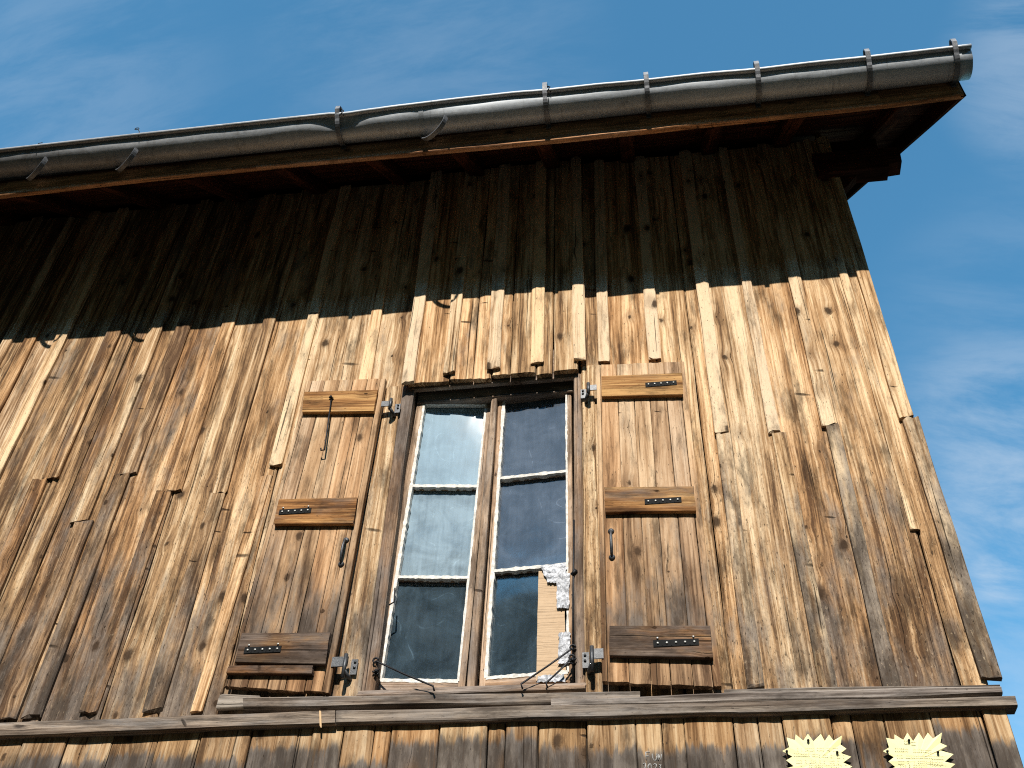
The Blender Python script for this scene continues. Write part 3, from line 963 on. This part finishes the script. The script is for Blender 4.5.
def handle(par, top, bot_):
    s_ = MB()
    a, b = P(*top, SY - .003), P(*bot_, SY - .003)
    for c in (a, b):
        vs_ = [];
        tube(s_, [c + Vector((0, .003, 0)), c + Vector((0, -.004, 0))], [.013, .010], k=10)
    tube(s_, [a, a + Vector((0, -.014, -.010)), a.lerp(b, .35) + Vector((0, -.021, 0)), a.lerp(b, .65) + Vector((0, -.021, 0)), b + Vector((0, -.014, .010)), b], [.004, .0045, .006, .006, .0045, .004])
    s_.build('handle', M_steel, par)
def hinge(par, c, w, sgn, heavy=False):
    """strap end on the shutter, barrel and pin plate on the casing"""
    s_ = MB()
    c0 = P(*c, SY)
    h = .015 if not heavy else .019
    box(s_, (c0.x - w / 2, SY - .004, c0.z - h), (c0.x + w / 2, SY + .001, c0.z + h))
    bx_ = c0.x + sgn * w * .38
    tube(s_, [(bx_, SY - .010, c0.z + h + .006), (bx_, SY - .010, c0.z - h - (.05 if heavy else .025))], .0075, k=10)
    pw = .024
    px0 = bx_ + sgn * .012
    box(s_, (min(px0, px0 + sgn * pw), -.024, c0.z - h - .02), (max(px0, px0 + sgn * pw), -.019, c0.z + h + .002))
    tube(s_, [(bx_, SY - .010, c0.z - h - .02), (bx_ + sgn * .012, -.03, c0.z - h - .034), (bx_ + sgn * .014, -.01, c0.z - h - .034)], .008)
    for dz in (-h * .6, h * .5):
        tube(s_, [(px0 + sgn * pw * .6, -.0235, c0.z + dz), (px0 + sgn * pw * .6, -.028, c0.z + dz)], .005, k=6)
    s_.build('hinge', M_steel, par)

ls = shutter((308, 381), (386, 378.5), (224, 686), (329, 692.5), 5, None, None, None)
tag(ls, 'shutter left of the window with a long hook hanging from its top batten')
hbatten(ls, (305, 391.5), (377.5, 389.5), (302, 412), (373.5, 411), (.55, .15, .15))
hbatten(ls, (278.5, 499), (357, 497), (274, 524), (353, 523.5), (.54, .34, .15))
hbatten(ls, (242, 633), (330, 632), (235, 662), (325, 664), (.50, .64, .2))
hbatten(ls, (229, 665.5), (313, 665), (226, 673), (312, 674), (.45, .55, .2), y=-.064, t=.018)
plate(ls, (295, 511), .135)
plate(ls, (262.5, 649.5), .14)
handle(ls, (346, 540), (341, 564))
s_ = MB()
a = P(331.5, 398, -.072); b = P(324.5, 450, -.075)
tube(s_, [a + Vector((-.012, 0, .006)), a, a + Vector((.010, 0, .004)), a, a.lerp(b, .5), b, b + Vector((-.016, 0, .0)), b + Vector((-.018, 0, .012))], .0035)
tube(s_, [a + Vector((0, .01, 0)), a + Vector((0, -.012, 0))], .006)
s_.build('hanging_hook', M_iron, ls)
hinge(ls, (387, 404), .05, 1)
hinge(ls, (340, 662), .06, 1, True)

rs = shutter((596, 365), (684, 361.5), (602, 682), (722, 686.5), 5, None, None, None)
tag(rs, 'shutter right of the window with a black perforated plate on every batten')
hbatten(rs, (601.5, 376), (681.5, 372.5), (601.8, 396.5), (683, 394.5), (.62, .1, .15))
hbatten(rs, (604.5, 487), (693.5, 486), (605.5, 512), (696, 511), (.54, .32, .15))
hbatten(rs, (609, 625.5), (710, 625.5), (609.5, 655.5), (713, 657.5), (.52, .62, .2))
plate(rs, (661, 383.5), .132, ticks=False)
plate(rs, (663, 500.5), .14, ticks=False)
plate(rs, (676, 642.5), .155)
handle(rs, (611, 531), (612, 557))
hinge(rs, (592, 388), .04, -1)
hinge(rs, (597, 654), .045, -1, True)

# chalk writing on the base boards
ch = MB()
def stroke(pts, w=.0024, y=-.0230):
    pts = [P(px, py, y) for px, py in pts]
    tube(ch, pts, [w * random.uniform(.7, 1.1) for _ in pts], k=5)
ox, oy, sx = 640, 735, 50 / 1024
tp = lambda l: [(ox + a * sx, oy + b * sx) for a, b in l]
stroke(tp([(118, 350), (120, 430), (128, 515)])); stroke(tp([(112, 352), (205, 355)])); stroke(tp([(125, 435), (180, 438)]))
stroke(tp([(252, 390), (262, 470), (285, 520), (325, 525), (345, 470), (345, 385)]))
stroke(tp([(375, 520), (378, 400)])); stroke(tp([(378, 400), (430, 520), (440, 400)]))
stroke(tp([(65, 610), (85, 580), (115, 585), (118, 640), (70, 730), (130, 730)]))
stroke(tp([(195, 590), (165, 640), (175, 720), (210, 730), (235, 670), (220, 600), (195, 590)]))
stroke(tp([(275, 620), (300, 590), (335, 605), (335, 650), (280, 730), (345, 730)]))
stroke(tp([(385, 615), (430, 615), (405, 655), (440, 690), (425, 730), (385, 725)]))
ch.build('chalk_writing', M_chalk, barn)

# ================================================================ loose things on the barn
# cardboard over a broken corner of the lower right pane
cb = empty('cardboard_sheet', (-.42, .06, Z(1.83)))
tag(cb, 'tan corrugated cardboard strip taped with crumpled foil over the lower right pane', 'cardboard')
def crumple(parent, name, mat, quad, y, n=10, amp=.004, seed=0, edge=.004):
    vs_ = []; fs = []
    A, B, C, E = [P(*q, y) for q in quad]     # bl br tl tr
    for i in range(n + 1):
        for j in range(n + 1):
            u, v = i / n, j / n
            p = A.lerp(B, u).lerp(C.lerp(E, u), v)
            k = noise.noise(Vector((p.x * 55 + seed, p.z * 40, seed)))
            p = p + Vector((0, -abs(k) * amp * 2, 0))
            if i in (0, n) or j in (0, n):
                p = p + Vector((random.uniform(-edge, edge), 0, random.uniform(-edge, edge)))
            vs_.append(p)
    m0 = len(vs_)
    vs_ += [p + Vector((0, .0025, 0)) for p in vs_]
    w = n + 1
    for i in range(n):
        for j in range(n):
            a = i * w + j
            fs.append([a, a + w, a + w + 1, a + 1]); fs.append([m0 + a, m0 + a + 1, m0 + a + w + 1, m0 + a + w])
    loop = [i * w for i in range(n)] + [n * w + j for j in range(n)] + [i * w + n for i in range(n, 0, -1)] + [j for j in range(n, 0, -1)]
    for a, b in zip(loop, loop[1:] + loop[:1]): fs.append([a, m0 + a, m0 + b, b])
    mm = MB(); mm.indexed(vs_, fs, smooth=False)
    return mm.build(name, mat, parent)
crumple(cb, 'card', M_card, [(536, 681), (566, 681), (538.5, 571), (564, 574)], .050, n=12, amp=.0012, edge=.001)
for i, q in enumerate(([(548, 583), (568, 583), (540, 566), (566, 563)], [(557, 608), (569, 608), (557, 575), (570, 573)], [(558, 664), (570, 663), (559, 633), (570, 632)], [(537, 682), (566, 682), (538, 676), (564, 674)])):
    crumple(cb, 'foil_tape', M_foil, q, .042 - i * .001, n=13, amp=.003, seed=i * 7.1, edge=.003)

# burst-shaped price cards
def star(label, pts, yb, lines):
    c = Vector((sum(P(*p, yb).x for p in pts) / len(pts), yb, sum(P(*p, yb).z for p in pts) / len(pts)))
    root = empty('star_sign', c)
    tag(root, label, 'sign', 'yellow star-shaped cards nailed under the ledge')
    mm = MB()
    V = []
    for p in pts:
        q = P(*p, yb); q.y += -.006 * abs(noise.noise(Vector((q.x * 20, q.z * 20, 2)))) ; V.append(q)
    n = len(V)
    cen = c + Vector((0, -.004, 0))
    verts = V + [v + Vector((0, .0018, 0)) for v in V] + [cen, cen + Vector((0, .0018, 0))]
    fs = []
    for i in range(n):
        j = (i + 1) % n
        fs.append([2 * n, i, j]); fs.append([2 * n + 1, n + j, n + i]); fs.append([i, n + i, n + j, j])
    mm.indexed(verts, fs, smooth=False)
    mm.build('card', M_paper, root)
    ink = MB()
    for (x0, x1, y0, y1, big) in lines:
        x = x0
        while x < x1:
            w = random.uniform(1.2, 2.4) * big
            if random.random() < .16: x += 2.2; continue
            yy = y0 + (y1 - y0) * (x - x0) / (x1 - x0)
            h = random.uniform(1.0, 1.9) * big
            pp = [(x, yy), (x + w * .3, yy - h * random.random()), (x + w * .6, yy + random.uniform(-.3, .5) * h), (x + w, yy - h * .3 * random.random())]
            q = [P(a, b, yb - .0085) for a, b in pp]
            tube(ink, q, .0007 * big, k=4)
            x += w + .5
    ink.build('handwriting', M_ink, root)
    for (px, py) in ((pts[0][0] + 4.5, pts[0][1] + .4), (pts[0][0] + 55, pts[0][1] + 1.4), (pts[0][0] + 26, pts[0][1] - 10.5)):
        q = P(px, py, yb - .005)
        nl = MB(); tube(nl, [q, q + Vector((0, -.006, 0))], [.0042, .0036], k=8)
        nl.build('nail', M_iron, root)
k = 100 / 1024
def conv(l, ox): return [(ox + a * k, 725 + b * k) for a, b in l]
A_ = conv([(125, 268), (195, 232), (170, 130), (255, 155), (262, 98), (340, 160), (388, 92), (445, 168), (520, 92), (560, 165), (605, 98), (650, 160), (738, 112), (722, 200), (782, 245), (725, 290), (832, 325), (750, 385), (842, 425), (770, 470), (850, 545), (750, 555), (770, 640), (680, 610), (640, 690), (575, 625), (505, 700), (455, 630), (370, 690), (345, 615), (255, 650), (262, 565), (160, 575), (225, 495), (130, 455), (245, 425), (165, 362), (230, 325)], 770)
B_ = conv([(132, 268), (195, 230), (165, 132), (250, 150), (250, 98), (340, 155), (382, 80), (442, 165), (500, 78), (548, 150), (592, 78), (645, 140), (735, 82), (720, 185), (790, 218), (725, 262), (855, 300), (765, 378), (872, 402), (790, 470), (860, 545), (755, 555), (775, 640), (685, 610), (645, 690), (580, 625), (510, 700), (455, 630), (370, 690), (345, 615), (255, 650), (262, 565), (160, 575), (225, 495), (140, 470), (262, 432), (188, 376), (245, 330)], 870)
star('yellow star-shaped card nearer the window, its spikes pale and its writing faint', A_, -.0305,
     [(797, 840, 749, 748.5, .8), (794, 843, 754, 756, .9), (796, 838, 761, 761.5, .8), (800, 846, 766, 766, 1)])
star('yellow star-shaped card nearer the barn corner, with a darker top line of writing', B_, -.0305,
     [(904, 916, 742, 743, 1.25), (895, 932, 749, 751, .9), (897, 944, 756, 757, .9), (898, 942, 761.5, 762.5, .9), (900, 946, 766, 766, 1)])

# a pale sliver of lath hanging off the ledge
s_ = MB()
board(s_, P(319.5, 726, -.054), P(321.5, 727, -.054), P(319, 711, -.058), P(321, 711, -.058), (0, -1, 0), .003, (.95, .0, .0), rough=.001, seg=.02)
sl = s_.build('wood_sliver', M_wall, None)
tag(sl, 'thin pale sliver of wood hanging off the ledge below the left shutter', 'splinter')
sl.location = (0, 0, 0)

# ================================================================ ground, mountain, sky
def ground_mat():
    m, g, b = new_mat('worn_asphalt')
    tc = g.new('ShaderNodeTexCoord').outputs['Object']
    n1 = g.noise(tc, .6, 6, .6); n2 = g.noise(tc, 30, 4, .7)
    c = g.mix(g.step(n1, .4, .6), (.022, .020, .018), (.030, .027, .024))
    g.put(b.inputs['Base Color'], g.mix(g.math('MULTIPLY', n2, .5), c, (.038, .035, .031)))
    b.inputs['Roughness'].default_value = .95
    bp = g.new('ShaderNodeBump'); bp.inputs['Strength'].default_value = .5; g.put(bp.inputs['Height'], n2); g.l.new(bp.outputs[0], b.inputs['Normal'])
    return m
mb = MB()
mb.face([(-1200, -1200, 0), (1200, -1200, 0), (1200, 1200, 0), (-1200, 1200, 0)])
gr = mb.build('ground', ground_mat()); tag(gr, kind='structure')
def hill_mat():
    m, g, b = new_mat('forested_slope')
    tc = g.new('ShaderNodeTexCoord').outputs['Object']
    n1 = g.noise(tc, .35, 5, .7); n2 = g.noise(tc, .03, 4, .6)
    c = g.mix(g.step(n1, .35, .65), (.012, .017, .010), (.03, .038, .02))
    c = g.mix(g.step(n2, .58, .66), c, (.05, .05, .035))
    g.put(b.inputs['Base Color'], c); b.inputs['Roughness'].default_value = 1
    b.inputs['Specular IOR Level'].default_value = 0.05
    return m
mb = MB()
verts = []; faces = []
nx_, ny_ = 120, 70
for i in range(nx_ + 1):
    for j in range(ny_ + 1):
        x = -330 + 660 * i / nx_; yy = 120 - 355 * j / ny_
        back = max(0, -5.5 - yy) * .705  # unseen slope, foot set close to the barn to cut ground bounce
        side = max(0, abs(x + 2) - 16) * .62  # side slopes added to keep low sky light off the eave wall
        side *= max(0, min(1, (70 - yy) / 90))
        rise = max(back, side)
        amp = min(1, rise / 25)
        h = rise + amp * (7 * noise.noise(Vector((x * .02, yy * .02, 0))) + 5 * noise.noise(Vector((x * .09, yy * .09, 3))) + 2.4 * noise.noise(Vector((x * .3, yy * .3, 5))))
        h *= .96 + .04 * math.sin(x * .03 + .8)
        verts.append((x, yy, h if rise > .01 else -.6))
for i in range(nx_):
    for j in range(ny_):
        a = i * (ny_ + 1) + j
        faces.append([a, a + 1, a + ny_ + 2, a + ny_ + 1])
mb.indexed(verts, faces, smooth=False)
hl = mb.build('hill', hill_mat()); tag(hl, kind='structure')

EL, AZ = 42.6, 2.0     # sun height and its offset to the right of the wall's normal
w = bpy.data.worlds.new('World'); S.world = w; w.use_nodes = True
g = NT(w.node_tree)
bg = w.node_tree.nodes['Background']
sky = g.new('ShaderNodeTexSky', sky_type='NISHITA')
sky.sun_disc = False
sky.sun_elevation = math.radians(EL)
sky.sun_rotation = math.radians(180 - AZ)
sky.altitude = 1200; sky.air_density = 1.0; sky.dust_density = 0.0; sky.ozone_density = 1.6
tc = g.new('ShaderNodeTexCoord').outputs['Generated']
mp = g.new('ShaderNodeMapping'); g.put(mp.inputs[0], tc)
mp.inputs['Rotation'].default_value = (.3, .5, .6); mp.inputs['Scale'].default_value = (2.2, 11.0, 5.0)
c1 = g.noise(mp.outputs[0], 1.9, 11, .66, .3)
c2 = g.noise(tc, 2.2, 3, .5)
def lobe(px, py, wd):
    d = Vector((px - 512, py - 384, F)).normalized()
    wv = Vector((R.dot(d), W.dot(d), U.dot(d)))
    n = g.new('ShaderNodeVectorMath', operation='DOT_PRODUCT'); g.put(n.inputs[0], tc); n.inputs[1].default_value = wv
    return g.step(n.outputs['Value'], math.cos(math.radians(wd)), 1.0)
cl = g.math("MULTIPLY", g.step(c1, .42, .78), .0)
for (px, py, wd, k_) in ((1070, 60, 6.5, .32), (1005, 455, 7, .32), (1000, 577, 1.6, .3), (0, 110, 13, .15), (430, 40, 11, .12), (1040, 330, 9, .12), (1060, 690, 14, .3)):
    cl = g.math('ADD', cl, g.math('MULTIPLY', g.math('MULTIPLY', lobe(px, py, wd), g.step(c1, .32, .66)), k_))
cl = g.math('MINIMUM', cl, .85)
tint = g.mix(1.0, sky.outputs[0], (.72, 1.43, 1.42), 'MULTIPLY')     # cool white balance of clear alpine air
colr = g.mix(cl, tint, (3.6, 4.2, 4.9))
g.put(bg.inputs[0], colr)
bg.inputs[1].default_value = .128
sun = bpy.data.lights.new('sun', 'SUN'); sun.energy = 5.0; sun.angle = math.radians(.5); sun.color = (1, .945, .86)
so = bpy.data.objects.new('sun', sun); COL.objects.link(so)
so.rotation_euler = (math.radians(90 - EL), 0, math.radians(AZ))
so.location = (0, -20, 20)

S.view_settings.view_transform = 'Standard'
S.view_settings.look = 'None'
S.view_settings.exposure = .47
S.view_settings.gamma = 1
S.cycles.max_bounces = 8
S.cycles.use_denoising = False
S.cycles.denoiser = 'OPENIMAGEDENOISE'
S.cycles.denoising_input_passes = 'RGB_ALBEDO_NORMAL'
S.cycles.denoising_prefilter = 'NONE'
S.cycles.filter_width = 1.1
S.cycles.sample_clamp_indirect = 4
S.cycles.transparent_max_bounces = 12
S.render.film_transparent = False
